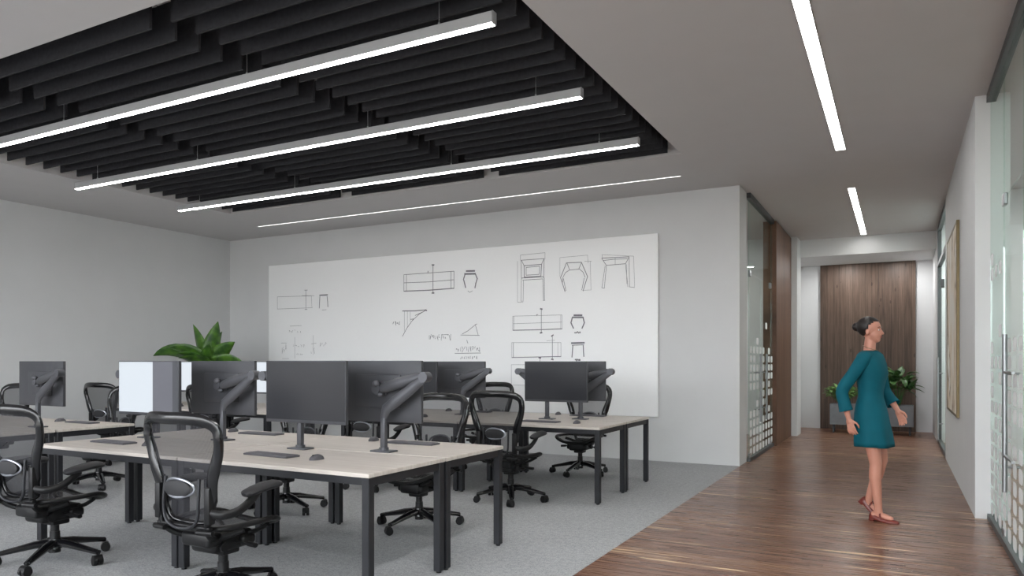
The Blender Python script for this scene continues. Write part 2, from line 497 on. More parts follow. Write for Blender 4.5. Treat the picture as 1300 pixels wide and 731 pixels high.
# ------------------------------------------------------------------ pendant and recessed linear lights
def pendant(y, label):
    root = empty('pendant_light', (-5.72, y, 3.54)); L = 3.42
    b = bmesh.new(); box(b, -L, L, -0.027, 0.027, 0.010, 0.085, 0.003, 1); obj('housing', b, M['housing'], root)
    b = bmesh.new(); box(b, -L+0.002, L-0.002, -0.023, 0.023, 0.003, 0.02, 0.003, 1); obj('diffuser', b, M['lens'], root)
    for e in (-1, 1):
        b = bmesh.new(); box(b, min(e*L, e*(L+0.006)), max(e*L, e*(L+0.006)), -0.028, 0.028, 0.002, 0.087, 0.002, 1); obj('end_cap', b, M['alu'], root)
    for wx in (-3.0, -1.2, 1.2, 3.0):
        b = bmesh.new(); tube(b, [(wx, 0, 0.08), (wx, 0, PLEN-3.54)], 0.0022, n=6, up=(1, 0, 0)); cyl(b, (wx, 0), 0.008, 0.083, 0.105, 10)
        obj('suspension_wire', b, M['alu'], root, True)
    tag(root, label, 'pendant light', 'linear pendants under the baffles')
pendant(4.11, 'long linear pendant light nearest the viewer, cut off by the left photo edge')
pendant(5.59, 'long linear pendant light in the middle of the three')
pendant(7.08, 'long linear pendant light closest to the whiteboard wall')

def recessed(x0, x1, y0, y1, mat, label, grp=None):
    root = empty('recessed_light', ((x0+x1)/2, (y0+y1)/2, CEIL))
    hx, hy = (x1-x0)/2, (y1-y0)/2
    e = 0.008
    b = bmesh.new()
    box(b, -hx-e, -hx, -hy-e, hy+e, -0.006, 0.0); box(b, hx, hx+e, -hy-e, hy+e, -0.006, 0.0)
    box(b, -hx, hx, -hy-e, -hy, -0.006, 0.0); box(b, -hx, hx, hy, hy+e, -0.006, 0.0)
    obj('frame', b, M['alu'], root)
    b = bmesh.new(); box(b, -hx, hx, -hy, hy, -0.003, 0.0); obj('diffuser', b, mat, root)
    tag(root, label, 'ceiling light', grp)
recessed(-9.74, -2.41, 9.085, 9.115, M['lens_slot'], 'thin recessed light line in the ceiling beside the whiteboard wall')
recessed(-0.605, -0.51, 4.8, 8.8, M['lens_hall'], 'wide recessed linear light in the corridor ceiling, nearest the viewer', 'corridor ceiling lights')
recessed(-0.595, -0.51, 10.8, 14.8, M['lens_hall'], 'short-looking recessed linear light farther down the corridor ceiling', 'corridor ceiling lights')
def lamp(name, loc, sx, sy, power):
    d = bpy.data.lights.new(name, 'AREA'); d.shape = 'RECTANGLE'; d.size = sx; d.size_y = sy; d.energy = power
    d.color = (1, 0.995, 0.99)
    o = bpy.data.objects.new(name, d); C.objects.link(o); o.location = loc
    return o
lamp('soffit_lamp', (-0.9, 15.9, 3.37), 0.12, 0.12, 7); lamp('soffit_lamp', (0.0, 15.9, 3.37), 0.12, 0.12, 7)
lamp('office_fill_light', (2.5, 8.6, 3.66), 0.6, 5.0, 62)  # added fill without a fixture, brightens the office behind the right glass
lamp('meeting_room_fill_light', (-3.9, 12.4, 3.66), 1.6, 1.6, 32)  # invented light source, lifts the dark room behind the left glass
lamp('recess_room_lamp', (1.6, 13.3, 3.66), 0.6, 1.6, 40)
lamp('near_corridor_fill_light', (-0.56, 0.8, 3.69), 0.1, 4.0, 60)  # out of view, added for lighting in step with the corridor row

# ------------------------------------------------------------------ whiteboard with drawings
WX0, WX1, WZ0, WZ1 = -10.33, -2.94, 0.616, 3.16
WY = YB-0.045
root = empty('whiteboard', ((WX0+WX1)/2, WY, WZ0))
b = bmesh.new(); box(b, WX0, WX1, WY, YB-0.02, WZ0, WZ1, 0.003, 1)
ox = Vector(((WX0+WX1)/2, WY, WZ0))
for v in b.verts: v.co -= ox
obj('board', b, M['board'], root)
tag(root, 'very wide frameless whiteboard covered in furniture sketches on the back wall', 'whiteboard')
CY, SY = math.cos(YAW), math.sin(YAW)
def onboard(px, py):
    q = px-650
    dx = -SY*F + CY*q; dy = CY*F + SY*q
    t = (WY-0.0012)/dy
    return Vector((dx*t, WY-0.0012, H+(460-py)*t)) - ox
def sketch(name, strokes, org, sc, w, mat):
    b = bmesh.new()
    for st in strokes:
        ww = w
        if isinstance(st[0], (int, float)): ww = st[0]; st = st[1:]
        ww *= 0.75
        P = [onboard(org[0]+x/sc, org[1]+y/sc) for x, y in st]
        for A, B in zip(P[:-1], P[1:]):
            d = (B-A)
            if d.length < 1e-5: continue
            d.normalize(); nrm = Vector((-d.z, 0, d.x))*ww/2
            A2 = A-d*ww*0.3; B2 = B+d*ww*0.3
            vs = [bm_v for bm_v in (b.verts.new(A2+nrm), b.verts.new(B2+nrm), b.verts.new(B2-nrm), b.verts.new(A2-nrm))]
            b.faces.new(vs)
    obj(name, b, mat, root)
def scrib(x0, x1, y, h, n, seed):
    rd = random.Random(seed); out = []
    for i in range(n):
        cx = x0+(x1-x0)*(i+0.5)/n; hw = (x1-x0)/n*0.36
        k = rd.randint(3, 4)
        out.append([(cx+rd.uniform(-hw, hw), y+rd.uniform(-h/2, h/2)) for _ in range(k)])
    return out
A0, AS = (330, 290), 4.06
B0, BS = (590, 290), 3.848
D, L2 = M['marker'], M['marker_thin']
sketch('sketch_elevation', [[(90,352),(265,347)],[(90,415),(270,408)],[(90,352),(90,415)],[(265,347),(268,408)],[(218,346),(280,346)]], A0, AS, 0.009, L2)
sketch('sketch_dimension_line', [[(237,317),(237,418)],[(230,318),(245,317)],[(231,417),(244,417)]], A0, AS, 0.011, D)
sketch('sketch_table_small', [[0.03,(308,344),(348,342)],[0.018,(309,350),(307,380),(306,410)],[0.018,(346,350),(349,380),(350,403)],[0.008,(320,420),(342,418)]], A0, AS, 0.02, D)
sketch('sketch_notes', [[(155,503),(215,500)]]+scrib(148,212,530,14,5,1)+[[(110,590),(138,590)],[(180,560),(180,670)],[(275,550),(275,650)],[(265,595),(290,590)],[(115,670),(150,670)]]
       +scrib(112,140,625,60,3,2)+scrib(165,232,605,14,5,3)+scrib(188,222,648,10,4,4)+scrib(305,345,598,22,4,5)+scrib(262,285,625,40,2,15), A0, AS, 0.008, L2)
sketch('sketch_elevation', [[(742,238),(1000,220),(1000,308)],[(742,238),(742,323)],[(755,237),(755,322)],[(985,222),(985,309)],[(742,280),(870,275),(1000,264)]]+scrib(862,876,225,14,1,8), A0, AS, 0.011, D)
sketch('sketch_dimension_line', [[0.02,(742,323),(870,318),(1000,308)],[(892,187),(892,333)],[0.03,(887,188),(897,188)],[0.03,(887,332),(897,332)]], A0, AS, 0.014, D)
sketch('sketch_curve', [[0.02,(735,425),(800,424),(857,420)],[(857,420),(820,442),(785,475),(758,512),(735,555)],[(852,424),(800,448)],[0.006,(745,425),(745,530)],[0.006,(760,425),(760,505)],[0.006,(775,425),(775,482)],[0.03,(853,420),(859,422)]]
       +scrib(683,722,487,24,4,9)+scrib(775,795,465,14,2,10), A0, AS, 0.012, D)
sketch('sketch_formula', scrib(865,985,560,32,11,11)+[[(935,548),(972,546)]], A0, AS, 0.009, M['marker'])
sketch('sketch_triangle', [[(-20,520),(72,522)],[(-12,515),(15,500),(52,470)],[(52,470),(66,522)],[(50,470),(60,466)],[(10,545),(15,560)]], B0, BS, 0.010, D)
sketch('sketch_formula', scrib(-45,75,590,30,12,12)+[[0.011,(-48,610),(78,608)]]+scrib(-25,62,629,18,9,13), B0, BS, 0.009, D)
sketch('sketch_table_arched', [[0.035,(8,208),(48,207)],[0.035,(0,222),(52,221)],[0.024,(2,222),(-6,248),(0,270),(4,288)],[0.024,(52,222),(61,245),(54,268),(50,290)],[0.008,(15,305),(24,312),(38,304)]], B0, BS, 0.02, D)
sketch('sketch_chair', [[0.006,(272,130),(392,118),(392,150)],[0.006,(272,130),(272,155)],[0.006,(258,160),(258,360),(285,360)],[(275,155),(388,147)],[(275,155),(277,250)],[(388,147),(386,242)],
      [0.014,(290,182),(375,175),(372,232),(291,238),(290,182)],[(300,190),(366,184),(364,224),(300,228),(300,190)],[0.014,(277,242),(385,236)],[(283,252),(380,246)],[(277,155),(290,182)],[(386,150),(375,175)],
      [0.008,(277,250),(275,355)],[0.008,(287,252),(285,355)],[0.008,(381,246),(384,352)],[0.012,(388,242),(389,352)],[0.006,(275,355),(287,355)],[0.006,(382,352),(392,350)]], B0, BS, 0.010, D)
sketch('sketch_hexagonal_table', [[0.013,(497,168),(570,165),(600,235),(590,265),(578,305)],[0.013,(497,168),(468,240),(478,270),(490,308)],[0.010,(478,262),(480,238),(492,215),(512,203),(560,198),(578,213),(588,238)],[(500,170),(512,202)],[(570,167),(557,198)],[(482,245),(494,303)],[(584,242),(572,300)],
      [0.005,(465,142),(600,130),(603,170)],[0.005,(465,142),(465,235)],[0.005,(613,160),(617,300),(575,302)],[0.005,(585,160),(620,160)]], B0, BS, 0.010, D)
sketch('sketch_side_table', [[0.013,(670,145),(803,138)],[(670,147),(692,180),(785,172),(803,140)],[(678,156),(730,150),(795,148)],[0.006,(735,143),(735,178)],[0.008,(686,182),(670,290),(682,292),(692,182)],[0.008,(785,172),(797,285)],[0.008,(803,140),(805,285),(830,288)],
      [0.005,(670,128),(825,135),(830,285)],[0.005,(672,128),(672,145)],[0.006,(790,175),(792,270)]], B0, BS, 0.010, D)
sketch('sketch_elevation', [[0.006,(235,428),(475,422),(475,490)],[(235,428),(235,497)],[0.006,(241,428),(241,497)],[0.006,(469,422),(469,490)],[0.006,(235,465),(475,457)],[0.016,(235,497),(380,494),(475,490)]]+scrib(345,360,420,10,1,21), B0, BS, 0.009, D)
sketch('sketch_dimension_line', [[(374,392),(374,510)],[0.03,(370,392),(378,394)],[0.03,(369,510),(377,508)],[(428,520),(428,640)],[0.025,(424,526),(432,520)],[0.03,(424,638),(432,640)],[0.03,(362,630),(371,632)],[(367,630),(367,660)]], B0, BS, 0.011, D)
sketch('sketch_table_arched', [[0.035,(534,424),(572,424)],[0.03,(526,434),(578,434)],[0.024,(526,434),(519,460),(525,474),(531,487)],[0.024,(578,434),(584,460),(579,474),(573,487)]]+scrib(535,566,507,8,5,22), B0, BS, 0.02, D)
sketch('sketch_elevation', [[0.006,(230,557),(470,557),(470,625)],[(237,557),(237,628)],[0.006,(230,557),(230,630)],[0.014,(230,630),(470,625)],[0.005,(455,557),(455,625)],[0.005,(400,548),(440,546)]], B0, BS, 0.009, D)
sketch('sketch_table_small', [[0.035,(522,560),(583,558)],[0.014,(524,570),(582,568)],[0.02,(528,572),(526,600),(524,628)],[0.02,(579,572),(580,600),(582,625)]]+scrib(538,566,642,8,5,23), B0, BS, 0.02, D)
sketch('sketch_elevation', [[(228,665),(300,665)],[(228,665),(228,765),(300,765)]], B0, BS, 0.007, L2)

# ------------------------------------------------------------------ desks
def make_desk():
    root = empty('office_desk')
    w, d = 0.80, 0.39
    b = bmesh.new(); box(b, -w, w, -d, d, DT-0.025, DT, 0.003, 1); obj('desk_top', b, M['desk'], root)
    b = bmesh.new()
    s = 0.022; zt = DT-0.026; zb = DT-0.075
    for sy in (-1, 1):
        y = sy*(d-0.028); box(b, -w+0.055, w-0.055, y-0.017, y+0.017, zb+0.006, zt)
    for sx in (-1, 1):
        x = sx*(w-0.03); box(b, x-0.017, x+0.017, -d+0.055, d-0.055, zb, zt)
    obj('frame', b, M['leg'], root)
    for sx in (-1, 1):
        for sy in (-1, 1):
            b = bmesh.new(); x, y = sx*(w-0.03), sy*(d-0.03)
            box(b, x-0.026, x+0.026, y-0.026, y+0.026, 0.012, zt, 0.004, 1)
            o = obj('leg', b, M['leg'], root)
            b = bmesh.new(); cyl(b, (x, y), 0.017, 0.0, 0.014, 12); obj('foot', b, M['plastic'], o)
    return root
desk0 = make_desk(); used = [False]
BENCH = {'front': (-2.62, 3.25), 'back': (-2.53, 6.60), 'left front': (-6.92, 3.25), 'left back': (-6.92, 6.60)}
desc = {'front': 'front bench', 'back': 'rear bench by the whiteboard', 'left front': 'left edge bench', 'left back': 'hidden rear left bench'}
dgrp = 'pale topped desks in four benches'
for bn, (xr, y0) in BENCH.items():
    for ci in range(2):
        for ri in range(2):
            x = xr-0.80-ci*1.61; y = y0+0.39+ri*0.80
            lab = 'pale wood dark-legged desk in the %s, %s side, %s end' % (desc[bn], 'near' if ri == 0 else 'far', 'right' if ci == 0 else 'left')
            if not used[0]: o = desk0; o.location = (x, y, 0); used[0] = True
            else: o = dup(desk0, (x, y, 0), 0)
            tag(o, lab, 'desk', dgrp)

# ------------------------------------------------------------------ monitors and arms (built with the user at +Y)
def make_arm():
    root = empty('monitor_arm')
    b = bmesh.new(); box(b, -0.085, 0.085, -0.05, 0.05, 0.0, 0.012, 0.004); cyl(b, (0, 0), 0.034, 0.01, 0.03, 18); obj('base_plate', b, M['arm'], root, True)
    b = bmesh.new(); box(b, -0.021, 0.021, -0.019, 0.019, 0.02, 0.27, 0.008, 2); obj('post', b, M['arm'], root, True)
    b = bmesh.new()
    # lower link rises from the post to the elbow on the right
    P = [(0.0, 0, 0.24), (0.02, -0.002, 0.30), (0.10, -0.006, 0.352), (0.22, -0.010, 0.43), (0.345, -0.014, 0.515)]
    tube(b, P, [(0.021, 0.026), (0.023, 0.040), (0.022, 0.043), (0.020, 0.040), (0.018, 0.030)], n=12)
    cyl2 = [(0.35, -0.034, 0.525), (0.35, 0.034, 0.525)]
    tube(b, cyl2, 0.036, n=18)
    obj('lower_link', b, M['arm'], root, True)
    b = bmesh.new()
    P = [(0.35, 0.005, 0.53), (0.30, 0.008, 0.525), (0.15, 0.014, 0.49), (0.0, 0.02, 0.45), (-0.045, 0.024, 0.438)]
    tube(b, P, [(0.024, 0.026), (0.026, 0.033), (0.028, 0.040), (0.026, 0.037), (0.020, 0.028)], n=12)
    obj('upper_link', b, M['arm'], root, True)
    b = bmesh.new()
    tube(b, [(-0.075, 0.0, 0.44), (-0.075, 0.066, 0.44)], [0.036, 0.03], n=16)
    ball(b, (-0.075, 0.01, 0.475), 0.03, 1, 0.9, 0.8)
    ball(b, (-0.05, 0.02, 0.40), 0.022, 1.3, 0.9, 0.8)
    box(b, -0.125, -0.025, 0.058, 0.068, 0.39, 0.49, 0.004)
    obj('tilt_head', b, M['arm'], root, True)
    return root
def make_monitor(mat):
    root = empty('computer_monitor')
    w, h = 0.37, 0.437
    b = bmesh.new(); box(b, -w, w, -0.012, 0.016, 0, h, 0.004, 2)
    box(b, -0.2, 0.2, -0.024, -0.011, 0.1, 0.34, 0.008, 2)
    obj('casing', b, M['casing'], root, True)
    b = bmesh.new(); box(b, -w+0.007, w-0.007, 0.0155, 0.0172, 0.022, h-0.007); obj('screen', b, mat, root)
    return root
def lit(name, stops, strength):
    m = Mat(name, rough=0.3)
    tc = m.n('ShaderNodeTexCoord'); sep = m.n('ShaderNodeSeparateXYZ'); m.l(tc.outputs['Object'], sep.inputs[0])
    r = m.n('ShaderNodeValToRGB'); r.color_ramp.interpolation = 'CONSTANT'
    e = r.color_ramp.elements
    while len(e) < len(stops): e.new(0.5)
    for i, (q, c) in enumerate(stops): e[i].position = q; e[i].color = srgb(*c)
    m.l(m.math('ADD', m.math('MULTIPLY', m.math('MULTIPLY', sep.outputs[0], -1), 1/0.74), 0.5), r.inputs['Fac'])
    m.l(r.outputs['Color'], m.b.inputs['Emission Color']); m.b.inputs['Emission Strength'].default_value = strength
    m.b.inputs['Base Color'].default_value = srgb(40, 42, 46)
    return m.m
M['lit1'] = lit('lit_screen_document', [(0.0, (208, 216, 224)), (0.58, (92, 92, 101)), (0.90, (50, 51, 57))], 0.5)
M['lit2'] = lit('lit_screen_blank', [(0.0, (214, 221, 228)), (0.97, (90, 92, 98))], 0.5)
arm0 = make_arm(); mon0 = make_monitor(M['screen']); mon1 = make_monitor(M['lit1']); mon2 = make_monitor(M['lit2'])
first_use = set()
def place(proto, loc, rz, label, cat, grp):
    if proto.name not in first_use:
        first_use.add(proto.name); o = proto; o.location = loc; o.rotation_euler = (0, 0, rz)
    else: o = dup(proto, loc, rz)
    tag(o, label, cat, grp); return o

def make_keyboard():
    root = empty('keyboard')
    b = bmesh.new(); box(b, -0.21, 0.21, -0.06, 0.06, 0, 0.012, 0.004); obj('case', b, M['key'], root)
    b = bmesh.new()
    for r in range(5):
        for c in range(16):
            x = -0.2+c*0.025; y = -0.052+r*0.021
            if r == 0 and 4 <= c <= 8: continue
            box(b, x+0.001, x+0.022, y, y+0.018, 0.011, 0.0155)
    box(b, -0.099, 0.022, -0.052, -0.034, 0.011, 0.0155)
    obj('keys', b, M['keycap'], root)
    return root
def make_mouse():
    root = empty('computer_mouse')
    b = bmesh.new(); ball(b, (0, 0, 0.0), 0.5, 0.066, 0.115, 0.07, 20, 12)
    geom = b.verts[:]+b.edges[:]+b.faces[:]
    bmesh.ops.bisect_plane(b, geom=geom, plane_co=(0, 0, 0.0), plane_no=(0, 0, -1), clear_outer=True)
    bmesh.ops.holes_fill(b, edges=[e for e in b.edges if e.is_boundary])
    obj('shell', b, M['key'], root, True)
    b = bmesh.new(); tube(b, [(-0.003, 0.03, 0.027), (0.003, 0.03, 0.027)], 0.007, n=12); obj('scroll_wheel', b, M['plastic'], root, True)
    return root
kb0 = make_keyboard(); ms0 = make_mouse()
# (x centre, row, bench y0, label bit, screen proto)
stations = [
 (-3.67, 0, 'front', mon0, 'front bench near side right desk', 'black-screened'),
 (-5.35, 0, 'front', mon1, 'front bench near side left desk', 'lit'),
 (-3.30, 1, 'front', mon0, 'front bench far side right desk', 'grey-backed'),
 (-4.91, 1, 'front', mon0, 'front bench far side left desk', 'grey-backed'),
 (-3.27, 0, 'back', mon0, 'back bench near side right desk', 'black-screened'),
 (-5.17, 0, 'back', mon0, 'back bench near side left desk', 'black-screened'),
 (-3.20, 1, 'back', mon0, 'back bench far side right desk', 'grey-backed'),
 (-4.72, 1, 'back', mon0, 'back bench far side left desk', 'grey-backed'),
 (-7.46, 1, 'left front', mon0, 'bench at the left photo edge', 'grey-backed'),
 (-7.90, 0, 'left back', mon2, 'hidden left bench, right desk', 'lit'),
 (-9.37, 0, 'left back', mon2, 'hidden left bench, left desk', 'lit'),
]
monlab = {
 0: 'large black-screened monitor facing the viewer in the centre of the front bench',
 1: 'monitor showing a white and grey window, behind the foreground mesh chair',
 2: 'grey-backed monitor on the front bench, right next to the large black screen',
 3: 'grey-backed monitor just below the broad-leaved plant',
 4: 'dark-screened monitor facing the viewer near the right end of the rear bench',
 5: 'dark-screened monitor on the rear bench, mostly hidden by the front bench monitors',
 6: 'grey-backed monitor half hidden behind the dark one at the rear bench right end',
 7: 'grey-backed monitor in the middle of the rear bench near the whiteboard',
 8: 'grey-backed monitor standing alone at the far left of the room',
 9: 'lit pale monitor glimpsed to the right of the broad-leaved plant',
 10: 'lit pale monitor, a sliver glimpsed left below the broad-leaved plant',
}
short = {
 0: 'large black-screened monitor on the front bench',
 1: 'monitor with the white and grey window',
 2: 'grey-backed monitor right of the large black screen',
 3: 'grey-backed monitor below the broad-leaved plant',
 4: 'dark-screened monitor at the right end of the rear bench',
 5: 'mostly hidden dark-screened monitor on the rear bench',
 6: 'half hidden grey-backed monitor at the rear right',
 7: 'grey-backed monitor in the middle of the rear bench',
 8: 'lone grey-backed monitor at the far left',
 9: 'lit pale monitor right of the broad-leaved plant',
 10: 'lit pale monitor left of the broad-leaved plant',
}
for i, (cx, row, bn, proto, lb, look) in enumerate(stations):
    seam = BENCH[bn][1]+0.79
    if row == 1: ay = seam+0.075; my = ay+0.10; px = cx+0.115; rz = 0.0; kx = cx+0.0; ky = seam+0.58; mx = cx-0.40
    else: ay = seam-0.075; my = ay-0.10; px = cx-0.15; rz = PI; kx = cx-0.05; ky = seam-0.45; mx = cx+0.36
    place(arm0, (px, ay, DT), rz, 'grey monitor arm holding the '+short[i], 'monitor arm', 'grey gas spring monitor arms')
    place(proto, (cx, my, 0.945), rz, monlab[i], 'monitor', 'desk monitors')
    j = (i*37 % 7-3)*0.01
    place(kb0, (kx, ky, DT), rz+j*2, 'slim grey keyboard belonging to the '+short[i], 'keyboard', 'slim grey keyboards')
    place(ms0, (mx, ky+0.02+j, DT), rz+j*3, 'dark grey mouse belonging to the '+short[i], 'mouse', 'dark grey mice')

# ------------------------------------------------------------------ task chair (faces +Y, origin on the floor)
def backy(x, z):
    return -0.205-0.30*max(0, z-0.48)**1.15*0.55-0.075*(1-min(1, (x/0.27)**2))*min(1, (z-0.4)*2.2)
def make_chair():
    root = empty('task_chair')
    # back frame
    half = [(0, 1.072), (0.11, 1.072), (0.215, 1.060), (0.272, 1.020), (0.284, 0.955), (0.268, 0.88), (0.240, 0.80), (0.214, 0.72), (0.198, 0.62), (0.185, 0.54), (0.14, 0.492), (0, 0.48)]
    loop = half + [(-x, z) for x, z in half[-2:0:-1]]
    P = smooth_path([(x, backy(x, z), z) for x, z in loop], 3, True)
    R = []
    for p in P:
        z = p.z; ax = abs(p.x)
        if z > 1.0: R.append((0.016, 0.033))
        elif z > 0.60: R.append((0.022, 0.030+0.010*max(0, 1-abs(z-0.78)/0.14)))
        else: R.append((0.014, 0.018))
    b = bmesh.new()
    rings = []
    n = 10; m = len(P)
    Yax = Vector((0, 1, 0))
    for i in range(m):
        t = (P[(i+1) % m]-P[i-1]).normalized(); a = t.cross(Yax).normalized(); c = a.cross(t).normalized()
        ra, rb = R[i]
        # 'a' lies in the plane of the back, widen it
        rings.append([b.verts.new(P[i]+a*rb*math.cos(2*PI*k/n)+c*ra*math.sin(2*PI*k/n)) for k in range(n)])
    for i in range(m):
        A, B = rings[i], rings[(i+1) % m]
        for k in range(n): b.faces.new((A[k], A[(k+1) % n], B[(k+1) % n], B[k]))
    obj('back_frame', b, M['gloss'], root, True, 60)
    # mesh sheet of the back
    b = bmesh.new(); rows = []
    hz = [0.50+0.57*i/14 for i in range(15)]
    def hw(z):
        pts = sorted([(zz, x) for x, zz in half if x > 0 or zz < 0.5])
        prev = (0.48, 0.13)
        for zz, x in pts:
            if zz >= z:
                f = (z-prev[0])/max(1e-6, zz-prev[0]); return prev[1]+(x-prev[1])*f
            prev = (zz, x)
        return 0.06
    for z in hz:
        w = max(0.08, hw(z)-0.004)
        if z > 1.06: w = 0.15
        rows.append([b.verts.new((w*(-1+2*k/8), backy(w*(-1+2*k/8), z)+0.012, z)) for k in range(9)])
    for i in range(14):
        for k in range(8): b.faces.new((rows[i][k], rows[i][k+1], rows[i+1][k+1], rows[i+1][k]))
    obj('back_mesh', b, M['mesh'], root, True, 180)
    # lumbar pad with rim, U bracket
    b = bmesh.new()
    for k in range(1):
        ball(b, (0, backy(0, 0.69)-0.03, 0.685), 1, 0.108, 0.012, 0.05, 24, 10)
    lp = obj('lumbar_pad', b, M['pad'], root, True)
    b = bmesh.new()
    P = [(0.112*math.cos(a)*1.0, backy(0, 0.69)-0.036+0.03*abs(math.cos(a))**2, 0.685+0.055*math.sin(a)*(1 if math.sin(a) > 0 else 0.85)) for a in [2*PI*k/28 for k in range(28)]]
    tube(b, P, 0.0075, closed=True, n=8, up=(0, 1, 0))
    obj('pad_rim', b, M['chrome'], lp, True)
    b = bmesh.new()
    U = [(-0.135, -0.275, 0.74), (-0.14, -0.285, 0.62), (-0.13, -0.285, 0.52), (-0.08, -0.285, 0.475), (0, -0.287, 0.465), (0.08, -0.285, 0.475), (0.13, -0.285, 0.52), (0.14, -0.285, 0.62), (0.135, -0.275, 0.74)]
    tube(b, smooth_path(U, 4), 0.009, n=8, up=(0, 1, 0))
    obj('lumbar_bracket', b, M['leg'], root, True)
    # uprights that carry the back
    b = bmesh.new()
    for s in (-1, 1):
        tube(b, smooth_path([(s*0.205, -0.245, 0.74), (s*0.20, -0.262, 0.60), (s*0.185, -0.262, 0.49), (s*0.15, -0.22, 0.42), (s*0.08, -0.12, 0.375)], 4), [(0.018, 0.018)]*17, n=10, up=(0, 1, 0.2))
        box(b, s*0.20-0.022, s*0.20+0.022, -0.285, -0.24, 0.50, 0.70, 0.009)
        tube(b, [(s*0.13, -0.285, 0.455), (s*0.235, -0.27, 0.455)], 0.015, n=10)
    tube(b, [(-0.21, -0.262, 0.475), (0.21, -0.262, 0.475)], 0.014, n=10)
    obj('back_support', b, M['plastic'], root, True)
    # seat
    hs = [(0, 0.255), (0.12, 0.25), (0.205, 0.215), (0.25, 0.14), (0.262, 0.03), (0.245, -0.09), (0.20, -0.185), (0.11, -0.215), (0, -0.22)]
    sl = hs + [(-x, y) for x, y in hs[-2:0:-1]]
    def sz(x, y): return 0.452+0.016*(abs(x)/0.26)**2-0.05*max(0, (y-0.14)/0.12)**2+0.01*max(0, (-y-0.05))
    P = smooth_path([(x, y, sz(x, y)) for x, y in sl], 3, True)
    b = bmesh.new(); tube(b, P, [(0.024, 0.016)]*len(P), closed=True, n=10)
    obj('seat_frame', b, M['plastic'], root, True, 60)
    b = bmesh.new()
    cen = b.verts.new((0, 0.02, sz(0, 0)-0.022)); prev = None
    rr = []
    for f in (0.35, 0.7, 1.0):
        rr.append([b.verts.new((p.x*f, 0.02+(p.y-0.02)*f, sz(p.x*f, 0.02+(p.y-0.02)*f)-0.022*(1-f*f)+0.006*f)) for p in P])
    k = len(P)
    for i in range(k):
        b.faces.new((cen, rr[0][i], rr[0][(i+1) % k]))
        for q in (0, 1): b.faces.new((rr[q][i], rr[q+1][i], rr[q+1][(i+1) % k], rr[q][(i+1) % k]))
    obj('seat_mesh', b, M['mesh'], root, True, 180)
    # tilt mechanism
    b = bmesh.new()
    box(b, -0.10, 0.10, -0.15, 0.14, 0.295, 0.395, 0.025, 3)
    box(b, -0.13, 0.13, 0.03, 0.13, 0.31, 0.37, 0.02, 3); box(b, -0.115, 0.115, -0.20, -0.10, 0.34, 0.42, 0.02, 3)
    box(b, -0.06, 0.06, -0.05, 0.07, 0.262, 0.31, 0.012, 2)
    for s in (-1, 1):
        tube(b, smooth_path([(s*0.07, -0.12, 0.37), (s*0.14, -0.10, 0.395), (s*0.215, -0.04, 0.43)], 3), 0.016, n=8)
        tube(b, smooth_path([(s*0.07, 0.09, 0.36), (s*0.15, 0.12, 0.39), (s*0.22, 0.13, 0.43)], 3), 0.014, n=8)
        tube(b, [(s*0.08, 0.0, 0.345), (s*0.21, 0.01, 0.335)], [0.007, 0.009], n=8)
        tube(b, [(s*0.19, 0.01, 0.337), (s*0.25, 0.012, 0.333)], [(0.014, 0.014), (0.018, 0.014)], n=10)
    tube(b, [(-0.12, -0.09, 0.33), (0.12, -0.09, 0.33)], 0.028, n=14)
    tube(b, [(-0.11, 0.07, 0.335), (0.11, 0.07, 0.335)], 0.022, n=14)
    obj('tilt_mechanism', b, M['plastic'], root, True)
    # arms
    for s in (-1, 1):
        b = bmesh.new()
        tube(b, smooth_path([(s*0.215, -0.265, 0.56), (s*0.27, -0.235, 0.55), (s*0.305, -0.16, 0.565), (s*0.312, -0.08, 0.61), (s*0.312, -0.03, 0.648)], 4),
             [(0.016, 0.024)]*17, n=10)
        a = obj('armrest', b, M['plastic'], root, True)
        b = bmesh.new()
        P = [(s*0.318, -0.135, 0.648), (s*0.318, -0.12, 0.653), (s*0.316, -0.06, 0.664), (s*0.312, 0.02, 0.674), (s*0.306, 0.09, 0.676), (s*0.302, 0.128, 0.672), (s*0.300, 0.14, 0.668)]
        tube(b, P, [(0.018, 0.010), (0.038, 0.021), (0.048, 0.025), (0.053, 0.026), (0.050, 0.025), (0.036, 0.019), (0.014, 0.008)], n=14)
        obj('arm_pad', b, M['pad'], a, True)
    # column and star base
    b = bmesh.new(); cyl(b, (0, 0), 0.027, 0.11, 0.30, 18); cyl(b, (0, 0), 0.036, 0.07, 0.215, 18, 0.031); obj('gas_column', b, M['plastic'], root, True)
    b = bmesh.new()
    cyl(b, (0, 0), 0.052, 0.10, 0.165, 20, 0.044)
    for k in range(5):
        a = 2*PI*k/5+0.25
        u = Vector((math.cos(a), math.sin(a), 0))
        P = [u*0.03+Vector((0, 0, 0.135)), u*0.12+Vector((0, 0, 0.128)), u*0.22+Vector((0, 0, 0.108)), u*0.348+Vector((0, 0, 0.084))]
        tube(b, P, [(0.040, 0.030), (0.034, 0.026), (0.028, 0.021), (0.022, 0.016)], n=8)
    obj('star_base', b, M['gloss'], root, True, 50)
    for k in range(5):
        a = 2*PI*k/5+0.25
        u = Vector((math.cos(a), math.sin(a), 0)); v = Vector((-u.y, u.x, 0))
        c = u*0.348
        b = bmesh.new()
        r = 0.032
        w = (u*0.5+v*0.85).normalized()
        for s in (-1, 1):
            cc = c+w*s*0.018+Vector((0, 0, r+0.0005))-v*0.012
            tube(b, [cc-w*s*0.012, cc+w*s*0.012], [r, r*0.94], n=18)
        hc = c+Vector((0, 0, 0.046))-v*0.012
        tube(b, [hc-w*0.028, hc+w*0.028], 0.026, n=12)
        cyl(b, (c.x, c.y), 0.008, 0.05, 0.09, 8)
        obj('caster', b, M['plastic'], root, True)
    return root
chair0 = make_chair()
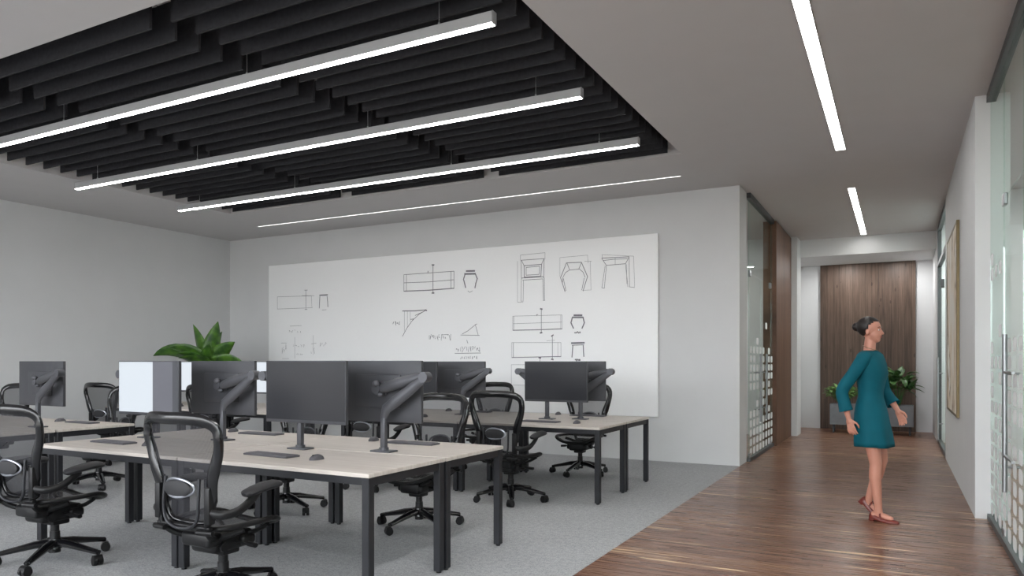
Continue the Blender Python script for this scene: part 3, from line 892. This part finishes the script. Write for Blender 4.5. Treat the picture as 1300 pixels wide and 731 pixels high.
chairs = [
 (-5.12, 2.98, 0.03, 'black mesh task chair at the left photo edge in the foreground, seen from behind'),
 (-3.47, 2.98, 0.0, 'black mesh task chair in the foreground before the middle of the front bench'),
 (-3.52, 5.02, PI-0.05, 'black mesh task chair behind the front bench near its right end'),
 (-5.02, 5.03, PI+0.12, 'black mesh task chair behind the front bench, hidden except its base by monitors and desk'),
 (-3.40, 6.42, -0.05, 'black mesh task chair with its back toward the viewer at the rear bench right desk'),
 (-5.05, 6.42, 0.05, 'black mesh task chair before the rear bench, mostly hidden by the front bench monitors'),
 (-3.46, 8.36, PI, 'black mesh task chair closest to the whiteboard, behind the rightmost dark monitor'),
 (-4.85, 8.36, PI-0.1, 'black mesh task chair between whiteboard and rear bench, only its back showing'),
 (-7.82, 5.03, PI-0.08, 'black mesh task chair behind the left bench, beside the monitor with white window'),
 (-9.93, 5.02, PI+0.05, 'black mesh task chair peeking out left of the lone far left monitor'),
 (-7.42, 6.36, 0.0, 'black mesh task chair glimpsed just left of the monitor below the leafy plant'),
 (-9.45, 6.36, 0.1, 'black mesh task chair overlapping another chair in front of the bare left wall'),
]
for x, y, rz, lab in chairs:
    place(chair0, (x, y, 0), rz, lab, 'chair', 'black mesh task chairs around the benches')

# ------------------------------------------------------------------ plants
def leaf(bm, base, az, L, W, rise, droop, n=10, fold=0.25, roll=0.0):
    d = Vector((math.cos(az), math.sin(az), 0)); side = Vector((-d.y, d.x, 0)); Z = Vector((0, 0, 1))
    rows = []
    pos = Vector(base); ang = rise
    for i in range(n+1):
        f = i/n
        w = W*math.sin(PI*min(1, f**0.75*0.97+0.03))**0.8*0.5 if 0 < f < 1 else 0.004
        if f < 0.12: w = max(0.012, w*0.5)
        tdir = d*math.cos(ang)+Z*math.sin(ang); up = -d*math.sin(ang)+Z*math.cos(ang)
        sd = side*math.cos(roll)+up*math.sin(roll); u2 = up*math.cos(roll)-side*math.sin(roll)
        rows.append([bm.verts.new(pos+sd*w*s+u2*abs(s)*w*fold) for s in (-1, -0.5, 0, 0.5, 1)])
        pos = pos+tdir*(L/n); ang -= droop/n
    for i in range(n):
        for k in range(4): bm.faces.new((rows[i][k], rows[i][k+1], rows[i+1][k+1], rows[i+1][k]))
def solidify(o, t):
    md = o.modifiers.new('thickness', 'SOLIDIFY'); md.thickness = t
# big leafy plant in the corner
root = empty('leafy_plant', (-10.25, 8.45, 0))
b = bmesh.new(); tube(b, [(0, 0, 0), (0, 0, 0.02), (0, 0, 0.55), (0, 0, 0.6), (0, 0, 0.6), (0, 0, 0.5)], [0.2, 0.21, 0.27, 0.28, 0.25, 0.24], n=32, up=(1, 0, 0)); obj('pot', b, M['pot'], root, True)
b = bmesh.new(); cyl(b, (0, 0), 0.245, 0.5, 0.57, 28); obj('soil', b, M['soil'], root)
b = bmesh.new(); tube(b, [(0, 0, 0.5), (0.01, 0, 0.9), (0, 0.01, 1.25)], [0.05, 0.045, 0.04], n=10, up=(1, 0, 0)); obj('stem', b, M['leaf3'], root, True)
b = bmesh.new()
vx = 0.88  # screen-right direction is about (0.88, 0.47)
ra = math.atan2(0.466, 0.885)
spec = [(ra+PI, 1.0, 0.34, 0.92, 1.45, 0.9), (ra+PI+0.35, 0.72, 0.32, 1.15, 1.25, 0.8), (ra+PI-0.1, 0.80, 0.30, 1.33, 0.10, 1.1), (ra+0.1, 0.84, 0.30, 1.36, 0.05, -1.1),
        (ra-0.2, 0.72, 0.30, 0.95, 0.5, -1.0), (ra+0.05, 0.72, 0.28, 0.75, 1.45, -0.9), (ra+0.5, 0.7, 0.26, 1.25, 0.1, -0.9), (ra-PI/2, 0.45, 0.24, 0.95, 0.7, 0.1),
        (ra-PI/2+0.6, 0.5, 0.24, 1.25, 0.3, -0.3), (ra-PI/2-0.6, 0.55, 0.26, 0.8, 0.9, 0.4), (ra+PI/2, 0.6, 0.26, 1.1, 0.4, 0.2), (ra+PI+0.9, 0.6, 0.26, 0.9, 0.9, 0.5)]
for (a, L, W, r, dr, ro) in spec: leaf(b, (0, 0, 1.24), a, L, W, r, dr, roll=ro)
o = obj('foliage', b, M['leaf'], root, True, 180); solidify(o, 0.003)
tag(root, 'broad-leaved green plant rising behind the monitors in the far left corner', 'plant')
# corridor end planter and its plants
root = empty('planter_box', (-0.46, 15.75, 0))
b = bmesh.new()
box(b, -0.72, 0.72, -0.19, -0.165, 0.16, 0.56, 0.004, 1); box(b, -0.72, 0.72, 0.165, 0.19, 0.16, 0.56, 0.004, 1)
box(b, -0.72, -0.695, -0.165, 0.165, 0.16, 0.56); box(b, 0.695, 0.72, -0.165, 0.165, 0.16, 0.56); box(b, -0.7, 0.7, -0.17, 0.17, 0.16, 0.185)
obj('trough', b, M['pot'], root)
b = bmesh.new(); box(b, -0.695, 0.695, -0.165, 0.165, 0.4, 0.52); obj('soil', b, M['soil'], root)
for sx in (-0.66, 0.66):
    for sy in (-0.14, 0.14):
        b = bmesh.new(); box(b, sx-0.015, sx+0.015, sy-0.015, sy+0.015, 0, 0.165); obj('leg', b, M['leg'], root)
tag(root, 'long low grey planter box on legs before the corridor end wood panel', 'planter')
def bush(name, loc, label, mat, cnt, rad, hgt, L, W, seed):
    rd = random.Random(seed)
    root = empty(name, loc)
    b = bmesh.new(); b2 = bmesh.new()
    for i in range(cnt):
        a = rd.uniform(0, 2*PI); q = rd.uniform(0.15, 1)**0.7
        top = Vector((math.cos(a)*rad*q, math.sin(a)*rad*q*0.75, hgt*(0.35+0.65*rd.random()*(1-0.45*q*q)+0.1)))
        top.z = min(top.z, hgt)
        if i % 3 == 0: tube(b2, [(top.x*0.15, top.y*0.15, 0), (top.x*0.5, top.y*0.5, top.z*0.55), top], [0.008, 0.006, 0.003], n=5, up=(0, 1, 0))
        leaf(b, top*0.96, a+rd.uniform(-0.8, 0.8), L*rd.uniform(0.7, 1.15), W*rd.uniform(0.75, 1.1), rd.uniform(-0.1, 1.2), rd.uniform(0.4, 1.4), 6)
    obj('stem', b2, M['leaf3'], root, True)
    o = obj('foliage', b, mat, root, True, 180); solidify(o, 0.002)
    tag(root, label, 'plant')
bush('leafy_bush', (-0.97, 15.75, 0.52), 'light green small-leaved plant at the left end of the corridor planter', M['leaf2'], 170, 0.30, 0.40, 0.12, 0.05, 5)
bush('leafy_bush', (0.0, 15.75, 0.52), 'dark green large-leaved plant at the right end of the corridor planter', M['leaf3'], 60, 0.24, 0.68, 0.27, 0.14, 9)

# ------------------------------------------------------------------ framed picture on the right wall
root = empty('framed_picture', (XR, 10.3, 0.76))
W2, HH = 0.9, 2.18
b = bmesh.new()
for (y0, y1, z0, z1) in ((-W2, W2, 0, 0.03), (-W2, W2, HH-0.03, HH), (-W2, -W2+0.03, 0.03, HH-0.03), (W2-0.03, W2, 0.03, HH-0.03)):
    box(b, -0.032, -0.001, y0, y1, z0, z1, 0.003, 1)
obj('frame', b, M['gold'], root)
def artmat():
    m = Mat('abstract_wash_painting', rough=0.6)
    f = m.noise(1.6, 4, m.coord((1, 1.2, 0.7)), 0.6)
    g = m.noise(9, 4, m.coord((1, 1.6, 0.5)), 0.7)
    c = m.ramp(f, [(0.40, srgb(232, 226, 218)), (0.52, srgb(222, 206, 186)), (0.58, srgb(150, 128, 108)), (0.62, srgb(238, 234, 228))])
    c = m.mix(m.math('MULTIPLY', m.math('LESS_THAN', g, 0.36), 0.35), c, srgb(150, 135, 120))
    m.color(c); return m.m
b = bmesh.new(); box(b, -0.026, -0.001, -W2+0.028, W2-0.028, 0.028, HH-0.028); obj('canvas', b, artmat(), root)
tag(root, 'tall brass-framed abstract painting on the right corridor wall', 'picture')

# ------------------------------------------------------------------ walking woman in a teal dress (faces +X)
M['skin'] = plain('skin', (190, 132, 112), 0.5, var=0.05, scale=8)
M['teal'] = plain('teal_dress_fabric', (0, 84, 98), 0.75, var=0.12, scale=6, spec=0.25)
M['hair'] = plain('dark_brown_hair', (26, 18, 16), 0.45, var=0.25, scale=60)
M['shoe'] = plain('oxblood_leather', (104, 38, 30), 0.3, var=0.08)
M['lip'] = plain('lip_red', (150, 70, 66), 0.45)
M['eyew'] = plain('eye_white', (225, 222, 218), 0.3)
M['dark'] = plain('dark_iris', (40, 26, 20), 0.3)
PXW, PYW = -0.20, 7.15
woman = empty('person', (PXW, PYW, 0), -0.24)
tag(woman, 'woman with dark pinned hair in a teal dress walking right along the corridor', 'person')
b = bmesh.new()
def cap(p0, p1, r0, r1, n=14, k=1):
    p0, p1 = Vector(p0), Vector(p1)
    tube(b, [p0, p1], [r0, r1], n=n, up=(0.3, 0.9, 0.1) if abs((p1-p0).normalized().dot(Vector((0.3, 0.9, 0.1)).normalized())) < 0.9 else (1, 0, 0))
    ball(b, p0, r0, u=n, v=10); ball(b, p1, r1, u=n, v=10)
hc = Vector((-0.01, 0, 1.655))     # head centre
ball(b, hc+Vector((-0.012, 0, 0.02)), 0.09, 1.02, 0.84, 0.95, 24, 16)          # cranium
ball(b, hc+Vector((0.022, 0, -0.035)), 0.072, 0.9, 0.82, 1.05, 20, 14)         # face
ball(b, hc+Vector((0.045, 0, -0.085)), 0.034, 0.95, 1.0, 0.8)                 # chin
ball(b, hc+Vector((0.055, 0.026, -0.045)), 0.024, 0.7, 1, 1); ball(b, hc+Vector((0.055, -0.026, -0.045)), 0.024, 0.7, 1, 1)   # cheeks
ball(b, hc+Vector((0.068, 0, 0.012)), 0.022, 0.6, 1.9, 0.55)                   # brow
cap(hc+Vector((0.078, 0, 0.0)), hc+Vector((0.096, 0, -0.033)), 0.008, 0.0115, 10)   # nose
ball(b, hc+Vector((0.088, 0, -0.036)), 0.011, 0.9, 1.5, 0.8, 10, 8)
ball(b, hc+Vector((0.076, 0, -0.062)), 0.012, 0.8, 1.7, 0.8, 12, 8)            # mouth mound
for s in (-1, 1):
    ball(b, hc+Vector((-0.008, s*0.077, -0.02)), 0.026, 0.62, 0.32, 1.1, 12, 10)  # ears
cap((-0.025, 0, 1.44), (-0.012, 0, 1.60), 0.052, 0.044)                        # neck
# torso
for z, rx, ry in ((1.40, .085, .14), (1.34, .092, .15), (1.26, .098, .14), (1.16, .085, .12), (1.08, .08, .115), (1.0, .095, .14), (0.92, .105, .155), (0.86, .10, .15)):
    ball(b, (-0.015, 0, z), 1, rx, ry, 0.075, 18, 12)
def limb(pts, rs):
    for i in range(len(pts)-1): cap(pts[i], pts[i+1], rs[i], rs[i+1])
limb([(-0.02, -0.085, .90), (0.02, -0.082, .70), (.05, -0.08, .50)], [.085, .068, .050])
limb([(.05, -0.08, .50), (.045, -0.08, .38), (.07, -0.075, .12), (.072, -0.075, .085)], [.048, .050, .031, .032])
limb([(-0.02, .085, .90), (0.03, .082, .70), (.055, .08, .51)], [.085, .068, .050])
limb([(.055, .08, .51), (.02, .078, .38), (-.045, .072, .17), (-.05, .072, .14)], [.048, .050, .031, .032])
cap((.06, -.075, .06), (.17, -.085, .035), .030, .024); cap((-.055, .072, .12), (.02, .068, .05), .030, .022)
ball(b, (.035, -.075, .055), .03); ball(b, (-.075, .072, .115), .028)
# arms
limb([(-0.02, -.155, 1.40), (-.10, -.185, 1.27), (-.185, -.20, 1.13)], [.046, .040, .034])
limb([(-.185, -.20, 1.13), (-.17, -.205, 1.03), (-.135, -.20, .885)], [.034, .033, .021])
limb([(0.0, .155, 1.40), (.02, .185, 1.27), (.04, .20, 1.13)], [.046, .040, .034])
limb([(.04, .20, 1.13), (.09, .20, 1.05), (.155, .185, .955)], [.034, .033, .021])
def hand(w, dirv, thumbdir, curlv):
    """w wrist, dirv towards the fingers, curlv = palm side, thumbdir = side of the thumb"""
    w = Vector(w); d = Vector(dirv).normalized(); c = Vector(curlv); c = (c-d*c.dot(d)).normalized(); s = d.cross(c).normalized()
    if s.dot(Vector(thumbdir)) < 0: s = -s
    cap(w, w+d*0.03, .020, .019, 10)
    for q in (-.024, -.008, .008, .024): cap(w+d*0.02+s*q*0.7, w+d*0.085+s*q, .012, .0095, 10)
    for q, L in ((-.0285, .058), (-.0095, .070), (.0095, .075), (.0285, .068)):
        k = w+d*0.088+s*q
        k2 = k+(d*0.93+c*0.25+s*q*2).normalized()*L*.45; k3 = k2+(d*0.78+c*0.6).normalized()*L*.32; k4 = k3+(d*.55+c*.82).normalized()*L*.25
        cap(k, k2, .0088, .008, 8); cap(k2, k3, .008, .0072, 8); cap(k3, k4, .0072, .0062, 8)
    t0 = w+d*0.028+s*.02; t1 = t0+(d*.62+s*.75+c*.3).normalized()*.036; t2 = t1+(d*.9+s*.3+c*.3).normalized()*.030; t3 = t2+(d*.95+c*.35).normalized()*.02
    cap(t0, t1, .013, .0105, 8); cap(t1, t2, .0105, .009, 8); cap(t2, t3, .009, .0075, 8)
hand((-.135, -.20, .885), (.25, .0, -1), (1, 0, .2), (0.1, 1, 0))
hand((.155, .185, .955), (.42, -.05, -.9), (1, 0, .6), (-.2, -1, 0))
me = bpy.data.meshes.new('body'); b.to_mesh(me); b.free()
tmp = bpy.data.objects.new('body', me); C.objects.link(tmp)
md = tmp.modifiers.new('r', 'REMESH'); md.mode = 'VOXEL'; md.voxel_size = 0.0048; md.use_smooth_shade = True
md2 = tmp.modifiers.new('s', 'SMOOTH'); md2.factor = 0.5; md2.iterations = 4
dg = bpy.context.evaluated_depsgraph_get(); dg.update()
me2 = bpy.data.meshes.new_from_object(tmp.evaluated_get(dg))
bpy.data.objects.remove(tmp)
me2.materials.clear(); me2.materials.append(M['skin'])
for p in me2.polygons: p.use_smooth = True
body = bpy.data.objects.new('body', me2); C.objects.link(body); body.parent = woman
# dress
b = bmesh.new()
rings = []
prof = [(1.475, -.02, .060, .075), (1.462, -.02, .078, .115), (1.44, -.018, .098, .160), (1.40, -.015, .112, .185), (1.34, -.008, .122, .182), (1.27, -.002, .126, .170), (1.20, -.008, .112, .150), (1.12, -.012, .100, .136), (1.07, -.012, .100, .138),
        (1.0, -.012, .118, .160), (.93, -.01, .130, .178), (.85, -.005, .138, .188), (.76, 0.005, .146, .195), (.68, .012, .152, .20), (.64, .015, .153, .20)]
n = 40
for z, cx, rx, ry in prof:
    fl = max(0, (1.0-z)/0.36)
    rings.append([b.verts.new((cx+(rx+0.010*fl*math.sin(7*2*PI*k/n))*math.cos(2*PI*k/n), (ry+0.010*fl*math.sin(7*2*PI*k/n))*math.sin(2*PI*k/n), z+(0.004*math.sin(3*2*PI*k/n) if z < 0.7 else 0))) for k in range(n)])
for A, B in zip(rings[:-1], rings[1:]):
    for k in range(n): b.faces.new((A[k], A[(k+1) % n], B[(k+1) % n], B[k]))
def sleeve(pts, rs):
    P = smooth_path(pts, 4); m = len(P)
    R = [rs[0]+(0) for _ in P]
    for i in range(m):
        f = i/(m-1)*(len(rs)-1); a = int(min(f, len(rs)-2)); R[i] = rs[a]+(rs[a+1]-rs[a])*(f-a)
    tube(b, P, R, n=18, up=(0.3, 0.9, 0.1), caps=False)
sleeve([(-0.01, -.12, 1.425), (-0.03, -.168, 1.385), (-.10, -.188, 1.27), (-.185, -.205, 1.13), (-.172, -.207, 1.03), (-.155, -.203, .95)], [.05, .062, .055, .052, .05, .058])
sleeve([(-0.01, .12, 1.425), (0.0, .168, 1.385), (.02, .188, 1.27), (.04, .205, 1.13), (.085, .203, 1.055), (.125, .19, 1.0)], [.05, .062, .055, .052, .05, .060])
o = obj('dress', b, M['teal'], woman, True, 80); solidify(o, 0.004)
# hair
b = bmesh.new()
res = bmesh.ops.create_uvsphere(b, u_segments=28, v_segments=18, radius=1)
for v in res['verts']:
    q = v.co.copy()
    v.co = hc+Vector((-0.022+q.x*0.099, q.y*0.084, 0.03+q.z*0.090))
dele = [v for v in b.verts if (v.co.x-hc.x) > 0.045-0.55*max(0, hc.z+0.075-v.co.z) and v.co.z < hc.z+0.065 or v.co.z < hc.z-0.055]
bmesh.ops.delete(b, geom=dele, context='VERTS')
ball(b, hc+Vector((-0.115, 0, 0.03)), 0.042, 1.0, 1.05, 0.95, 16, 12)
ball(b, hc+Vector((-0.09, 0, 0.055)), 0.035, 1.0, 1.1, 0.7, 14, 10)
o = obj('hair', b, M['hair'], woman, True, 180); solidify(o, 0.008)
for s in (-1, 1):
    b = bmesh.new(); ball(b, hc+Vector((0.073, s*0.03, -0.002)), 0.0095, 0.7, 1.1, 0.6, 12, 8); e = obj('eye', b, M['eyew'], woman, True)
    b = bmesh.new(); ball(b, hc+Vector((0.0785, s*0.031, -0.002)), 0.0055, 0.6, 1, 1, 10, 8); obj('iris', b, M['dark'], e, True)
    b = bmesh.new(); tube(b, [hc+Vector((0.082, s*0.015, 0.02)), hc+Vector((0.080, s*0.032, 0.024)), hc+Vector((0.066, s*0.046, 0.018))], [0.002, 0.003, 0.0015], n=6); obj('eyebrow', b, M['hair'], woman, True)
b = bmesh.new(); ball(b, hc+Vector((0.084, 0, -0.0585)), 0.0065, 0.8, 2.8, 0.6, 12, 8); ball(b, hc+Vector((0.083, 0, -0.0665)), 0.0065, 0.8, 2.4, 0.7, 12, 8); obj('lips', b, M['lip'], woman, True)
b = bmesh.new(); tube(b, [(-0.018+0.056*math.cos(a), 0.058*math.sin(a), 1.497-0.022*math.cos(a)) for a in [2*PI*k/28 for k in range(28)]], 0.0025, closed=True, n=6); obj('necklace', b, M['gold'], woman, True)
# shoes
def shoe(loc, pitch, rz):
    b = bmesh.new()
    prof = [(-.062, .018, .020, .028), (-.05, .030, .027, .050), (-.02, .033, .029, .052), (.03, .034, .030, .040), (.08, .039, .032, .030), (.12, .040, .032, .027), (.155, .032, .028, .022), (.178, .014, .02, .012)]
    # x, half width, dummy, top height above the sole
    rings = []
    for x, w, _, h in prof:
        base = 0.022*max(0, min(1, (0.06-x)/0.1))
        rings.append([b.verts.new((x, w*math.cos(a), base+0.006+max(0, math.sin(a))*h*1.0-(0.006 if math.sin(a) < -0.01 else 0))) for a in [2*PI*k/16 for k in range(16)]])
    for A, B in zip(rings[:-1], rings[1:]):
        for k in range(16): b.faces.new((A[k], A[(k+1) % 16], B[(k+1) % 16], B[k]))
    b.faces.new(rings[0]); b.faces.new(rings[-1][::-1])
    box(b, -.062, -.018, -.022, .022, 0.0, .026, 0.004)
    box(b, .055, .165, -.030, .030, 0.0, .006, 0.002, 1)
    tube(b, [(0.035, -.034, .03), (0.032, -.027, .066), (0.030, 0, .083), (0.032, .027, .066), (0.035, .034, .03)], [(.004, .008)]*5, n=8, up=(1, 0, 0))
    o = obj('shoe', b, M['shoe'], woman, True, 50)
    o.location = loc; o.rotation_euler = (0, pitch, rz)
shoe((.06, -.077, 0.0), 0.0, -0.06)
shoe((-.085, .072, .088), 0.62, -0.05)

# ------------------------------------------------------------------ world and colour
W = bpy.data.worlds.new('sky'); S.world = W; W.use_nodes = True
nt = W.node_tree; bg = nt.nodes['Background']
tc = nt.nodes.new('ShaderNodeTexCoord'); sp = nt.nodes.new('ShaderNodeSeparateXYZ'); rp = nt.nodes.new('ShaderNodeValToRGB')
nt.links.new(tc.outputs['Generated'], sp.inputs[0]); nt.links.new(sp.outputs[2], rp.inputs['Fac'])
rp.color_ramp.elements[0].position = 0.0; rp.color_ramp.elements[0].color = (0.30, 0.29, 0.28, 1)
rp.color_ramp.elements[1].position = 0.05; rp.color_ramp.elements[1].color = (0.93, 0.96, 1.0, 1)
nt.links.new(rp.outputs['Color'], bg.inputs['Color']); bg.inputs['Strength'].default_value = 4.2
S.view_settings.view_transform = 'Standard'; S.view_settings.look = 'None'
S.view_settings.gamma = 1.0; S.view_settings.use_curve_mapping = False
S.view_settings.exposure = 1.15
S.cycles.max_bounces = 10; S.cycles.diffuse_bounces = 6; S.cycles.transparent_max_bounces = 16
S.cycles.use_denoising = True
S.cycles.sample_clamp_indirect = 4.0
